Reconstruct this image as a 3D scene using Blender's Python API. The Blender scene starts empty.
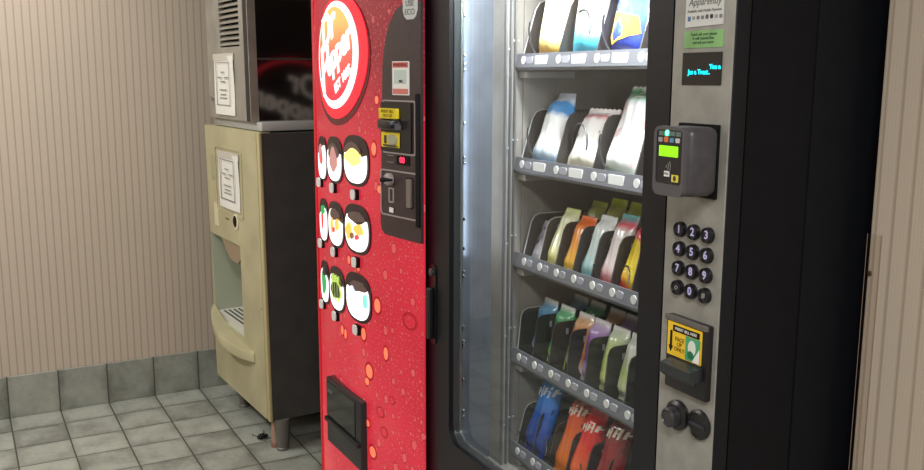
import bpy, bmesh, math, random
from mathutils import Vector, Matrix
R = math.radians
SC = bpy.context.scene
COL = SC.collection
random.seed(4)

# ------------------------------------------------------------------ materials
def lin(rgb):
    o = []
    for v in rgb:
        v /= 255.0
        o.append(v / 12.92 if v <= 0.04045 else ((v + 0.055) / 1.055) ** 2.4)
    return (o[0], o[1], o[2], 1.0)

class NT:
    """small node-graph writer"""
    def __init__(s, name):
        s.m = bpy.data.materials.new(name); s.m.use_nodes = True
        s.t = s.m.node_tree; s.N = s.t.nodes; s.L = s.t.links
        s.b = s.N['Principled BSDF']; s.out = s.N['Material Output']
    def node(s, typ, **kw):
        n = s.N.new(typ)
        for k, v in kw.items(): setattr(n, k, v)
        return n
    def put(s, sock, v):
        if hasattr(v, 'links') or hasattr(v, 'is_linked'): s.L.new(v, sock)
        else: sock.default_value = v
    def math(s, op, a, b=0.0, c=0.0):
        n = s.node('ShaderNodeMath', operation=op)
        for i, v in enumerate((a, b, c)): s.put(n.inputs[i], v)
        return n.outputs[0]
    def co(s):
        if not hasattr(s, '_co'):
            s._co = s.node('ShaderNodeTexCoord').outputs['Object']
            sp = s.node('ShaderNodeSeparateXYZ'); s.L.new(s._co, sp.inputs[0])
            s.x, s.y, s.z = sp.outputs
        return s._co
    def noise(s, scale, detail=3, vec=None, rough=.5):
        n = s.node('ShaderNodeTexNoise'); s.L.new(vec or s.co(), n.inputs['Vector'])
        n.inputs['Scale'].default_value = scale; n.inputs['Detail'].default_value = detail; n.inputs['Roughness'].default_value = rough
        return n.outputs['Fac']
    def voro(s, scale, vec=None, feature='F1', rnd=1.0):
        n = s.node('ShaderNodeTexVoronoi', feature=feature); s.L.new(vec or s.co(), n.inputs['Vector'])
        n.inputs['Scale'].default_value = scale; n.inputs['Randomness'].default_value = rnd
        return n
    def comb(s, x, y, z):
        n = s.node('ShaderNodeCombineXYZ')
        for i, v in enumerate((x, y, z)): s.put(n.inputs[i], v)
        return n.outputs[0]
    def mix(s, f, a, b):
        n = s.node('ShaderNodeMix', data_type='RGBA')
        s.put(n.inputs[0], f); s.put(n.inputs[6], a); s.put(n.inputs[7], b)
        return n.outputs[2]
    def ramp(s, f, stops, interp='LINEAR'):
        n = s.node('ShaderNodeValToRGB'); n.color_ramp.interpolation = interp
        e = n.color_ramp.elements
        while len(e) < len(stops): e.new(.5)
        for i, (p, c) in enumerate(stops): e[i].position = p; e[i].color = c
        s.put(n.inputs[0], f); return n.outputs[0]
    def bump(s, h, strength=.2, dist=.002):
        n = s.node('ShaderNodeBump'); n.inputs['Strength'].default_value = strength; n.inputs['Distance'].default_value = dist
        s.put(n.inputs['Height'], h); s.L.new(n.outputs[0], s.b.inputs['Normal'])
    def set(s, color=None, rough=None, metal=None, spec=None, emit=None, strength=None, coat=None):
        for k, v in (('Base Color', color), ('Roughness', rough), ('Metallic', metal), ('Specular IOR Level', spec),
                     ('Emission Color', emit), ('Emission Strength', strength), ('Coat Weight', coat)):
            if v is not None: s.put(s.b.inputs[k], v)
        return s.m

def M(name, rgb, rough=.5, metal=0., spec=.5, emit=0., erb=None, coat=None, grain=0.):
    n = NT(name)
    c = lin(rgb)
    if grain:
        f = n.noise(grain, 4)
        d = tuple(x * .82 for x in c[:3]) + (1,)
        u = tuple(min(1, x * 1.12) for x in c[:3]) + (1,)
        c = n.ramp(f, [(.3, d), (.7, u)])
    n.set(c, rough, metal, spec, coat=coat)
    if emit: n.set(emit=lin(erb or rgb), strength=emit)
    return n.m

def wallpaper(name, axis):
    n = NT(name); n.co(); u = {'x': n.x, 'y': n.y}[axis]
    f = n.math('FRACT', n.math('DIVIDE', u, .0305))
    d = n.math('ABSOLUTE', n.math('SUBTRACT', f, .5))
    line = n.math('SUBTRACT', 1.0, n.math('SMOOTH_MIN', 1.0, n.math('MULTIPLY', d, 7.0), .25))
    sub = n.math('FRACT', n.math('DIVIDE', u, .0061))
    subl = n.math('MULTIPLY', n.math('GREATER_THAN', sub, .7), .10)
    weave = n.noise(1.0, 2, n.comb(n.math('MULTIPLY', u, 420.0), 0.0, n.math('MULTIPLY', n.z, 420.0)))
    blot = n.noise(2.2, 4)
    f2 = n.math('ADD', n.math('MULTIPLY', n.math('MAXIMUM', line, 0.0), .62), subl)
    f3 = n.math('ADD', f2, n.math('MULTIPLY', n.math('SUBTRACT', weave, .5), .35))
    base = n.mix(blot, lin((194, 178, 163)), lin((184, 173, 156)))
    col = n.mix(f3, base, lin((132, 116, 104)))
    n.bump(n.math('SUBTRACT', n.math('MULTIPLY', weave, .3), line), .15, .001)
    return n.set(col, .75, spec=.25)

def tiles(name, a, b, a0, b0, pa=.2036, pb=.2036, bright=1.0):
    n = NT(name); n.co(); ax = {'x': n.x, 'y': n.y, 'z': n.z}
    def cell(o, o0, p):
        q = n.math('DIVIDE', n.math('SUBTRACT', ax[o], o0), p)
        d = n.math('MULTIPLY', n.math('SUBTRACT', .5, n.math('ABSOLUTE', n.math('SUBTRACT', n.math('FRACT', q), .5))), p)
        return n.math('FLOOR', q), d
    ia, da = cell(a, a0, pa); ib, db = cell(b, b0, pb)
    d = n.math('MINIMUM', da, db)
    gr = n.math('LESS_THAN', d, .0028)
    edge = n.math('SUBTRACT', 1.0, n.math('MINIMUM', 1.0, n.math('DIVIDE', d, .03)))
    wn = n.node('ShaderNodeTexWhiteNoise'); n.L.new(n.comb(ia, ib, 3.0), wn.inputs['Vector'])
    off = n.node('ShaderNodeVectorMath', operation='ADD'); n.L.new(n.co(), off.inputs[0]); n.L.new(wn.outputs['Color'], off.inputs[1])
    marb = n.noise(7.0, 5, off.outputs[0], .6)
    fine = n.noise(60.0, 3)
    f = n.math('ADD', n.math('MULTIPLY', marb, .75), n.math('MULTIPLY', wn.outputs['Value'], .18))
    f = n.math('ADD', f, n.math('MULTIPLY', n.math('SUBTRACT', fine, .5), .18))
    f = n.math('SUBTRACT', f, n.math('MULTIPLY', edge, .12))
    k = bright
    col = n.ramp(f, [(.22, lin((104*k, 106*k, 98*k))), (.5, lin((146*k, 149*k, 140*k))), (.8, lin((172*k, 172*k, 160*k)))])
    col = n.mix(gr, col, lin((74, 72, 66)))
    n.bump(n.math('SUBTRACT', n.math('MINIMUM', 1.0, n.math('DIVIDE', d, .006)), n.math('MULTIPLY', fine, .06)), .5, .002)
    return n.set(col, n.math('ADD', .38, n.math('MULTIPLY', marb, .2)), spec=.4)

# ------------------------------------------------------------------ mesh building
class MB:
    def __init__(s): s.bm = bmesh.new()
    def _add(s, vs, fs):
        b = [s.bm.verts.new(v) for v in vs]
        out = []
        for f in fs:
            try: out.append(s.bm.faces.new([b[i] for i in f]))
            except ValueError: pass
        return b, out
    def box(s, lo, hi, bev=0, seg=2):
        x0, y0, z0 = lo; x1, y1, z1 = hi
        vs = [(x0,y0,z0),(x1,y0,z0),(x1,y1,z0),(x0,y1,z0),(x0,y0,z1),(x1,y0,z1),(x1,y1,z1),(x0,y1,z1)]
        b, f = s._add(vs, [(0,3,2,1),(4,5,6,7),(0,1,5,4),(1,2,6,5),(2,3,7,6),(3,0,4,7)])
        if bev:
            es = {e for v in b for e in v.link_edges}
            bmesh.ops.bevel(s.bm, geom=list(es), offset=bev, segments=seg, affect='EDGES', profile=.5)
        return s
    @staticmethod
    def _p(axis, p, a):
        return {'y': (p[0], a, p[1]), 'x': (a, p[0], p[1]), 'z': (p[0], p[1], a)}[axis]
    def poly(s, pts, a0, a1, axis='y', slices=None):
        n = len(pts)
        if slices:       # cut into strips so that it can follow a curved face
            t = bmesh.new()
            t.faces.new([t.verts.new((p[0], 0, p[1])) for p in pts])
            for x in slices:
                bmesh.ops.bisect_plane(t, geom=list(t.verts)+list(t.edges)+list(t.faces), plane_co=(x,0,0), plane_no=(1,0,0))
            r = bmesh.ops.extrude_face_region(t, geom=list(t.faces))
            for v in t.verts: v.co.y = a1
            for g in r['geom']:
                if isinstance(g, bmesh.types.BMVert): g.co.y = a0
            t.verts.index_update()
            s._add([v.co.copy() for v in t.verts], [[v.index for v in f.verts] for f in t.faces]); t.free()
            return s
        vs = [s._p(axis, p, a0) for p in pts] + [s._p(axis, p, a1) for p in pts]
        fs = [tuple(range(n)), tuple(range(2*n-1, n-1, -1))] + [(i, (i+1) % n, n+(i+1) % n, n+i) for i in range(n)]
        s._add(vs, fs); return s
    def ring(s, outer, inner, a0, a1, axis='y'):
        n = len(outer)
        vs = [s._p(axis, p, a) for a in (a0, a1) for L in (outer, inner) for p in L]
        fs = []
        for i in range(n):
            j = (i+1) % n
            fs += [(i, j, n+j, n+i), (2*n+j, 2*n+i, 3*n+i, 3*n+j), (j, i, 2*n+i, 2*n+j), (n+i, n+j, 3*n+j, 3*n+i)]
        s._add(vs, fs); return s
    def tube(s, path, r, n=8, closed=False):
        path = [Vector(p) for p in path]; m = len(path); vs = []; up = None
        for i, p in enumerate(path):
            a = path[(i-1) % m] if (i or closed) else p
            b = path[(i+1) % m] if (i < m-1 or closed) else p
            t = (b-a).normalized()
            if up is None: up = t.orthogonal().normalized()
            up = (up - t*up.dot(t))
            up = up.normalized() if up.length > 1e-6 else t.orthogonal().normalized()
            w = t.cross(up)
            rr = r[i] if isinstance(r, (list, tuple)) else r
            for k in range(n):
                c, q = math.cos(2*math.pi*k/n)*rr, math.sin(2*math.pi*k/n)*rr
                vs.append(p + up*c + w*q)
        fs = []
        for i in range(m if closed else m-1):
            j = (i+1) % m
            for k in range(n):
                l = (k+1) % n
                fs.append((i*n+k, i*n+l, j*n+l, j*n+k))
        if not closed: fs += [tuple(range(n-1, -1, -1)), tuple((m-1)*n+k for k in range(n))]
        s._add(vs, fs); return s
    def lathe(s, prof, c=(0,0,0), axis='z', n=24):
        vs = []
        for (r, h) in prof:
            for k in range(n):
                a = 2*math.pi*k/n; p, q = math.cos(a)*r, math.sin(a)*r
                v = {'z': (p, q, h), 'y': (p, h, q), 'x': (h, p, q)}[axis]
                vs.append((v[0]+c[0], v[1]+c[1], v[2]+c[2]))
        m = len(prof); fs = []
        for i in range(m-1):
            for k in range(n):
                l = (k+1) % n; fs.append((i*n+k, i*n+l, (i+1)*n+l, (i+1)*n+k))
        fs += [tuple(range(n)), tuple((m-1)*n+k for k in range(n-1, -1, -1))]
        s._add(vs, fs); return s
    def build(s, name, mat, parent=None, warp=None, smooth=35, mtx=None):
        if warp:
            for v in s.bm.verts: v.co = warp(v.co)
        if mtx is not None: bmesh.ops.transform(s.bm, matrix=mtx, verts=s.bm.verts)
        bmesh.ops.recalc_face_normals(s.bm, faces=s.bm.faces)
        me = bpy.data.meshes.new(name); s.bm.to_mesh(me); s.bm.free()
        if smooth:
            me.polygons.foreach_set('use_smooth', [True]*len(me.polygons)); me.set_sharp_from_angle(angle=R(smooth))
        o = bpy.data.objects.new(name, me); COL.objects.link(o)
        me.materials.append(mat)
        if parent: o.parent = parent
        return o

def rrect(x0, z0, x1, z1, r, n=6):
    pts = []
    for cx, cz, a in ((x1-r, z1-r, 0), (x0+r, z1-r, 90), (x0+r, z0+r, 180), (x1-r, z0+r, 270)):
        for k in range(n+1):
            t = R(a + 90*k/n); pts.append((cx+math.cos(t)*r, cz+math.sin(t)*r))
    return pts
def ell(cx, cz, rx, rz, n=40, rot=0, p=2.0):
    o = []
    for k in range(n):
        t = 2*math.pi*k/n; c, q = math.cos(t), math.sin(t)
        x = rx*math.copysign(abs(c)**(2/p), c); z = rz*math.copysign(abs(q)**(2/p), q)
        o.append((cx + x*math.cos(rot)-z*math.sin(rot), cz + x*math.sin(rot)+z*math.cos(rot)))
    return o

def text(name, body, mat, parent, size, mtx, depth=.0006, bold=0., shear=0., align='CENTER', spacing=1., warp=None, lines=1.):
    """lettering as a thin mesh: text plane x,z; front towards -y"""
    cu = bpy.data.curves.new(name, 'FONT'); cu.body = body; cu.size = size; cu.extrude = depth; cu.offset = bold
    cu.shear = shear; cu.align_x = align; cu.align_y = 'CENTER'; cu.space_character = spacing; cu.space_line = lines; cu.resolution_u = 4
    t = bpy.data.objects.new(name, cu); COL.objects.link(t)
    dg = bpy.context.evaluated_depsgraph_get(); dg.update()
    me = bpy.data.meshes.new_from_object(t.evaluated_get(dg))
    bpy.data.objects.remove(t); bpy.data.curves.remove(cu)
    me.transform(mtx @ Matrix.Rotation(R(90), 4, 'X'))
    if warp:
        for v in me.vertices: v.co = warp(v.co)
    me.materials.clear(); me.materials.append(mat); me.name = name
    o = bpy.data.objects.new(name, me); COL.objects.link(o)
    if parent: o.parent = parent
    return o
T = Matrix.Translation
def RY(d): return Matrix.Rotation(R(d), 4, 'Y')

def thing(o, label, cat, group=None):
    o['label'] = label; o['category'] = cat
    if group: o['group'] = group
    return o
def root(name, loc, rz, label, cat, group=None, rx=0):
    o = bpy.data.objects.new(name, None); COL.objects.link(o)
    o.location = loc; o.rotation_euler = (R(rx), 0, R(rz)); o.empty_display_size = .1
    return thing(o, label, cat, group)
def struct(o): o['kind'] = 'structure'; return o
def lab(o, l): o['label'] = l; return o

# ------------------------------------------------------------------ shared materials
blk = M('black_paint', (30, 30, 33), .42, spec=.4, grain=40)
blk2 = M('black_plastic', (24, 24, 26), .35)
matte = M('matte_black', (14, 14, 15), .7, spec=.2)
steel = M('brushed_steel', (172, 168, 158), .38, metal=.5, grain=9)
chrome = M('chrome', (200, 200, 200), .18, metal=1.)
paper = M('white_paper', (222, 220, 212), .8, spec=.2)
ink = M('dark_ink', (60, 60, 62), .7)
inkg = M('grey_ink', (135, 135, 132), .8)
yel = M('yellow_label', (228, 205, 20), .5)
white = M('white_print', (235, 235, 232), .5)

# ------------------------------------------------------------------ room
XL, YB, ZC = -4.27, 2.02, 2.45
wy = wallpaper('wallpaper_striped', 'y'); wx = wallpaper('wallpaper_striped_face', 'x')
flo = tiles('floor_tiles', 'x', 'y', -3.684, .326, bright=1.08)
bas = tiles('baseboard_tiles', 'y', 'z', .326, -.012, .2036, .30)
ceilm = M('ceiling_white', (215, 212, 204), .9, grain=30)
struct(MB().box((XL-.1, -1.7, -.06), (1.9, YB+.1, 0)).build('floor', flo, smooth=0))
struct(MB().box((XL-.1, -1.7, 0), (XL, YB+.1, ZC)).build('wall_left', wy, smooth=0))
struct(MB().box((XL, YB, 0), (-.97, YB+.1, ZC)).build('wall_back', wx, smooth=0))
struct(MB().box((-.97, 1.31, 0), (1.9, YB+.1, ZC), .004, 2).build('wall_right', wx, smooth=0))
struct(MB().box((XL-.1, -1.8, 0), (1.9, -1.7, ZC)).build('wall_front', wx, smooth=0))
struct(MB().box((XL-.1, -1.8, ZC), (1.9, YB+.1, ZC+.06)).build('ceiling', ceilm, smooth=0))
struct(MB().box((XL, -1.7, 0), (XL+.011, YB, .187), .002, 1).build('baseboard_left', bas, smooth=0))
struct(MB().box((XL+.011, YB-.011, 0), (-.97, YB, .187)).build('baseboard_back', tiles('baseboard_tiles_back', 'x', 'z', -3.684, -.012, .2036, .30), smooth=0))

# clear corner guard on the wall corner
g = root('corner_guard', (-.97, 1.31, .02), 0, 'clear plastic guard strip screwed over the wallpapered wall corner', 'corner guard')
n = NT('clear_acrylic')
gl = n.node('ShaderNodeBsdfGlossy'); gl.inputs['Roughness'].default_value = .15
tr = n.node('ShaderNodeBsdfTransparent'); tr.inputs[0].default_value = (.985, .975, .965, 1)
fr = n.node('ShaderNodeFresnel'); mx = n.node('ShaderNodeMixShader'); ge = n.node('ShaderNodeNewGeometry')
n.L.new(n.math('MULTIPLY', fr.outputs[0], n.math('SUBTRACT', 1.0, ge.outputs['Backfacing'])), mx.inputs[0]); n.L.new(tr.outputs[0], mx.inputs[1]); n.L.new(gl.outputs[0], mx.inputs[2]); n.L.new(mx.outputs[0], n.out.inputs[0])
MB().poly([(-.0022, .03), (-.0022, -.0028), (.024, -.0028), (.024, -.0008), (-.0008, -.0008), (-.0008, .03)], 0, 1.2, 'z').build('guard_strip', n.m, g)
edge_m = M('guard_edge', (150, 128, 114), .4)
MB().box((.0232, -.0031, 0), (.0242, -.0024, 1.2)).box((-.0026, -.0031, 0), (-.0019, -.0024, 1.2)).build('guard_edge', edge_m, g)
for z in (1.135, .62, .12):
    MB().lathe([(.004, 0), (.0036, -.002), (.0012, -.0026)], (.0075, -.003, z), 'y', 16).build('screw', M('brass_screw', (120, 95, 70), .35, metal=.8), g)

# ------------------------------------------------------------------ ice dispenser
IO, IR = (-3.36, 1.01, 0), 2.5
beige = M('beige_plastic', (180, 173, 138), .45, grain=5)
beige2 = M('beige_edge', (186, 174, 130), .4)
dgrey = M('dark_grey_enamel', (70, 68, 66), .5, grain=12)
bayg = M('bay_liner', (178, 184, 164), .45)
d = root('ice_dispenser', IO, IR, 'beige fronted ice dispenser with dark grey side standing on legs', 'ice machine', rx=.45)
op = rrect(-.699, .40, -.285, .79, .010, 5)
def outer_for(inner, x0, z0, x1, z1, r=.012):
    return rrect(x0, z0, x1, z1, r, (len(inner)//4)-1)
MB().ring(outer_for(op, -.705, .125, -.004, 1.262, .003), op, .012, .251).box((-.705, .251, .125), (-.004, .70, 1.262)).build('body', dgrey, d)
MB().ring(outer_for(op, -.705, .125, -.035, 1.265), op, 0, .05).build('front_panel', beige, d)
MB().poly([(-.036, .125), (-.036, 1.265), (-.02, 1.265), (-.02, .125)], .002, .05).build('edge_groove', beige2, d)
MB().box((-.022, -.003, .125), (.0, .012, 1.266), .005, 3).build('corner_post', beige2, d)
MB().ring(rrect(-.57, .905, -.215, 1.185, .02), rrect(-.562, .913, -.223, 1.177, .016), -.003, .001).build('embossed_outline', beige, d)
# bay: open box behind the opening
b = MB()
b.box((-.6989, .004, .402), (-.695, .25, .789)).box((-.289, .004, .402), (-.2851, .25, .789)).box((-.695, .244, .402), (-.289, .25, .789))
b.box((-.695, .004, .785), (-.289, .244, .789)).box((-.695, .004, .4005), (-.289, .244, .404)); b.build('ice_bay', bayg, d)
MB().poly([(-.56, .785), (-.30, .785), (-.30, .735), (-.34, .705), (-.44, .705), (-.50, .74)], .006, .12).build('ice_chute', M('chute_beige', (150, 132, 106), .5), d)
t = MB().box((-.692, .012, .404), (-.292, .235, .43)).build('drip_tray', M('tray_white', (205, 203, 192), .45), d)
gm = MB()
for k in range(9): gm.box((-.66, .03+.022*k, .430), (-.31, .038+.022*k, .4318))
gm.build('grille_slot', M('slot_dark', (60, 66, 62), .6), t)
# bowed lip under the bay
lip = MB(); secs = []
N = 22
for i in range(N+1):
    u = i/N; x = -.704 + .549*u; y = -.055*math.sin(math.pi*min(1, u*1.02))**.7 if 0 < u < 1 else 0
    zt = .455 - .085*u**.8 - .02*math.sin(math.pi*u); secs.append([(x, .004, zt+.004), (x, y, zt+.004), (x, y-.006, zt-.006), (x, y-.004, zt-.04), (x, .004, zt-.052)])
vs = [v for q in secs for v in q]; fs = []
for i in range(N):
    for k in range(5): fs.append((i*5+k, i*5+(k+1) % 5, (i+1)*5+(k+1) % 5, (i+1)*5+k))
fs += [(4,3,2,1,0), tuple(N*5+k for k in range(5))]
lip._add(vs, fs); lip.build('tray_lip', beige, d)
MB().box((-.62, .02, 1.268), (-.022, .66, 1.302), .003).build('top_ledge', M('silver_ledge', (186, 190, 188), .35, metal=.3), d)
lk = MB().lathe([(.034, .001), (.034, -.004), (.024, -.006)], (-.321, 0, .884), 'y', 24).build('button_bezel', M('bezel_cream', (214, 206, 180), .4), d)
MB().lathe([(.025, -.0055), (.02, -.008)], (-.321, 0, .886), 'y', 20).build('push_button', matte, lk)
MB().box((-.46, -.002, .879), (-.415, .001, .886)).build('embossed_mark', M('mark_brown', (120, 108, 70), .6), d)
MB().box((-.632, -.002, 1.03), (-.56, .001, 1.14)).build('faded_sticker', M('sticker_grey', (165, 160, 128), .7, grain=60), d)
MB().box((-.617, -.002, .834), (-.558, .001, .932)).build('blank_tag', M('tag_cream', (206, 198, 165), .7), d)
MB().lathe([(.006, .001), (.005, -.003)], (-.045, 0, .58), 'y', 12).build('screw', chrome, d)
legm = M('leg_grey', (112, 110, 104), .45, metal=.2)
for lx, ly in ((-.012, .05), (-.563, .075), (-.05, .62), (-.66, .62)):
    MB().lathe([(.031, .13), (.027, .06), (.02, .012), (.024, .008), (.024, -.0078*ly)], (lx, ly, 0), 'z', 18).build('leg', legm, d)
p = root('drain_pipe', (-3.36-.055, 1.01+.035, 0), IR, 'short pinkish drain pipe standing beside front leg of ice dispenser', 'pipe')
MB().lathe([(.017, .0), (.017, .124), (.013, .126)], (0, 0, 0), 'z', 16).build('pipe', M('pinkish_pvc', (168, 134, 112), .55), p)
MB().lathe([(.021, .0), (.021, .02), (.018, .022)], (0, 0, 0), 'z', 16).build('coupling', M('pvc_coupling', (140, 104, 90), .55), p)
# tangle of black wire on the floor
w = MB(); rr = random.Random(8)
for k in range(5):
    pts = []; a0 = rr.random()*6
    for i in range(26):
        a = a0 + i*.42; r = .022+.014*math.sin(i*.9+k)
        pts.append((math.cos(a)*r + .006*k-.01, math.sin(a)*r, .006+.022*abs(math.sin(i*.37+k))*(1 if i < 22 else .2)))
    w.tube(pts, .0022, 6)
w.tube([(.0, -.01, .006), (-.03, -.03, .004), (-.06, -.02, .003), (-.085, -.045, .003), (-.12, -.035, .003)], .002, 6)
w.tube([(.01, 0, .02), (-.02, .012, .05), (-.05, .03, .03), (-.055, .02, .004), (-.075, .03, .003)], .002, 6)
o = w.build('wire_tangle', matte, mtx=Matrix.Scale(.6, 4)); o.location = (-3.36-.155, 1.01+.01, 0); thing(o, 'tangle of thin black wire on floor tiles beneath the ice dispenser', 'wire')

# ------------------------------------------------------------------ ice maker on top
u = root('ice_maker', (-3.36, 1.01-.0102, 1.302), IR, 'stainless ice maker with louvred vent on top of beige dispenser', 'ice machine', rx=.45)
ZT = .62
gloss = M('polished_side', (176, 170, 166), .10, metal=1.)
MB().box((-.602, .03, 0), (-.075, .60, .234)).box((-.602, .03, .238), (-.075, .60, ZT)).build('body', gloss, u)
MB().box((-.60, .035, .232), (-.0735, .595, .2395)).build('side_seam', M('seam_grey', (92, 92, 92), .4, metal=.6), u)
vo = rrect(-.425, .285, -.18, .56, .004, 2)
MB().ring(rrect(-.607, 0, -.128, ZT, .004, 2), vo, 0, .03).build('front_panel', steel, u)
MB().box((-.128, -.001, 0), (-.079, .03, ZT)).build('edge_band', blk, u)
MB().box((-.079, -.002, 0), (-.0745, .031, ZT), .001, 1).build('corner_trim', steel, u)
v = MB().box((-.425, .024, .285), (-.18, .0299, .56)).build('vent', matte, u)
s = MB()
for k in range(13):
    z = .295 + k*.0213
    s.poly([(.0, z), (.004, z+.003), (.016, z+.0125), (.012, z+.0095)][:], -.424, -.181, 'x')
    s.box((-.424, .0, z-.0035), (-.181, .006, z+.0045))
s.build('louver_slat', steel, v)
MB().lathe([(.01, .001), (.01, -.008)], (-.555, 0, .08), 'y', 16).build('lock', chrome, u)

# taped notices
def notice(name, x0, z0, x1, z1, label, sag, fold):
    f = root(name, IO, IR, label, 'notice', rx=.45)
    g = MB(); nu, nv = 8, 10; vs = []
    for j in range(nv+1):
        for i in range(nu+1):
            a, c = i/nu, j/nv
            vs.append((x0+(x1-x0)*a, -.0035-sag*math.sin(math.pi*a)*(1-c)-.0015*math.sin(5*c+3*a), z0+(z1-z0)*c))
    m = len(vs); vs += [(q[0], q[1]+.0008, q[2]) for q in vs]; fs = []
    for j in range(nv):
        for i in range(nu):
            a = j*(nu+1)+i; fs.append((a, a+1, a+nu+2, a+nu+1)); fs.append((m+a, m+a+nu+1, m+a+nu+2, m+a+1))
    for i in range(nu):
        fs.append((i, m+i, m+i+1, i+1)); a = nv*(nu+1)+i; fs.append((a, a+1, m+a+1, m+a))
    g._add(vs, fs); g.build('sheet', paper, f)
    W, Hh = x1-x0, z1-z0; yy = -.0062-sag
    pr = MB(); L = lambda a, c, b, e: pr.box((x0+W*a, yy, z0+Hh*c), (x0+W*b, yy+.0006, z0+Hh*e))
    L(.14, .16, .16, .9); L(.80, .16, .815, .9); L(.14, .89, .81, .9); L(.14, .16, .81, .175)
    pr.build('printed_border', inkg if fold else ink, f)
    tx = MB()
    for c, a, b in ((.72, .38, .55), (.63, .22, .42), (.63, .55, .76), (.56, .36, .6), (.42, .3, .66), (.34, .34, .62), (.28, .3, .66)):
        tx.box((x0+W*a, yy, z0+Hh*c), (x0+W*b, yy+.0006, z0+Hh*(c+.018)))
    tx.build('printed_lines', inkg, f)
    MB().box((x0-.006, -.0045, z1-.018), (x1+.006, -.0025, z1+.01)).build('tape', M('frosted_tape', (196, 192, 178), .35), f)
notice('notice_sheet', -.514, 1.318, -.258, 1.553, 'white printed sheet taped to stainless front below the louvred vent', .002, True)
notice('notice_sheet', -.52, .93, -.25, 1.157, 'white bordered sheet taped on beige dispenser front above push button', .003, False)

# ------------------------------------------------------------------ soda machine
SO = Vector((-2.495, 1.05, 0))
sm = root('soda_machine', SO, 0, 'red illuminated soft drink vending machine between ice dispenser and snack machine', 'vending machine')
def sf(x): return -.038 + .27*x*x
def wrp(off=0.):
    return lambda c: Vector((c.x, c.y + sf(c.x) - off, c.z))
SL = [-.40+.025*k for k in range(33)]
# printed, backlit face: red with water drops
n = NT('backlit_red_print'); n.co()
q = n.comb(n.x, n.z, 0.0)
big = n.noise(2.3, 3, q)
base = n.ramp(big, [(.3, lin((196, 34, 54))), (.55, lin((222, 46, 66))), (.72, lin((228, 84, 84)))])
# dimmer backlight painted into the colour: dark red towards the upper right corner
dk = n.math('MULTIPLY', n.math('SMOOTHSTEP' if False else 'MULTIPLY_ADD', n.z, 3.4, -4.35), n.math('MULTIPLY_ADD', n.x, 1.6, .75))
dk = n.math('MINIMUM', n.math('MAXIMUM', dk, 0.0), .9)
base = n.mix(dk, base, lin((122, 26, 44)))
def drops(scale, lo, hi, seed):
    vv = n.node('ShaderNodeVectorMath', operation='ADD'); n.L.new(q, vv.inputs[0]); vv.inputs[1].default_value = (seed, seed, seed)
    # taller than wide
    ms = n.node('ShaderNodeVectorMath', operation='MULTIPLY'); n.L.new(vv.outputs[0], ms.inputs[0]); ms.inputs[1].default_value = (1.0, .85, 1)
    vo = n.voro(scale, ms.outputs[0], rnd=.95); vo.voronoi_dimensions = '2D'
    wn = n.node('ShaderNodeSeparateColor'); n.L.new(vo.outputs['Color'], wn.inputs[0])
    rad = n.math('MULTIPLY_ADD', n.math('POWER', wn.outputs[0], 2.5), hi-lo, lo)
    on = n.math('GREATER_THAN', wn.outputs[1], .2)
    r = n.math('DIVIDE', vo.outputs['Distance'], rad)
    inside = n.math('MULTIPLY', n.math('LESS_THAN', r, .8), on)
    rim = n.math('MULTIPLY', n.math('MULTIPLY', n.math('LESS_THAN', r, 1.0), n.math('GREATER_THAN', r, .74)), on)
    return inside, rim
for sc, lo, hi, sd in ((22, .06, .34, 3.1), (55, .07, .30, 7.7), (105, .12, .36, 1.3)):
    i_, r_ = drops(sc, lo, hi, sd)
    base = n.mix(n.math('MULTIPLY', i_, .40), base, lin((248, 132, 122)))
    base = n.mix(n.math('MULTIPLY', r_, .55), base, lin((140, 10, 26)))
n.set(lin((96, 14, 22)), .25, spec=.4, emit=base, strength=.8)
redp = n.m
cab = M('cabinet_dark', (30, 26, 27), .3, spec=.5)
MB().box((-.395, .03, .10), (.34, .84, 1.83), .006).build('cabinet', cab, sm)
MB().poly([(-.384, .092), (.36, .092), (.36, 1.828), (-.384, 1.828)], .0045, .029, slices=SL).build('lamp_box', cab, sm, wrp(0))
for lx in (-.34, .30):
    for ly in (.09, .76): MB().lathe([(.03, .102), (.022, .02), (.03, .012), (.03, 0)], (lx, ly, 0), 'z', 14).build('foot', blk, sm)
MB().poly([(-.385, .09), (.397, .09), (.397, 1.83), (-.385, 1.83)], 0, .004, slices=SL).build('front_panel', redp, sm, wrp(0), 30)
MB().box((-.402, -.003, .09), (-.384, .05, 1.83), .005, 2).build('edge_trim', M('red_trim', (190, 26, 40), .25, emit=.25), sm)
# large printed drops
lo = M('drop_orange', (240, 116, 84), .25, emit=.75); lr = M('drop_rim', (165, 16, 30), .3, emit=.4)
for (x, z, rx, rz) in ((.115, .62, .022, .034), (.10, .585, .014, .018), (.18, .515, .019, .02), (.215, .70, .012, .03), (.20, .46, .016, .02), (.10, .455, .013, .018), (.13, .375, .02, .028), (.245, .57, .013, .014),
                       (.17, .83, .018, .034), (.19, 1.165, .012, .018), (.05, .92, .012, .02), (-.02, .93, .01, .02), (.045, 1.09, .012, .018), (.08, .725, .016, .03), (-.09, .695, .012, .024), (-.06, .69, .01, .026), (.16, 1.275, .014, .03), (.335, .82, .026, .03), (.18, 1.41, .01, .018)):
    b = x > .16 and z < .62 or x > .3
    dr = MB().poly(ell(x, z, rx*1.32, rz*.86, 20), -.0006, .001).build('printed_drop', lr, sm, wrp(0))
    MB().poly(ell(x, z, rx*.95, rz*.6, 20), -.001, .001).build('drop_glint', redp if b else lo, dr, wrp(0))
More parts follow.
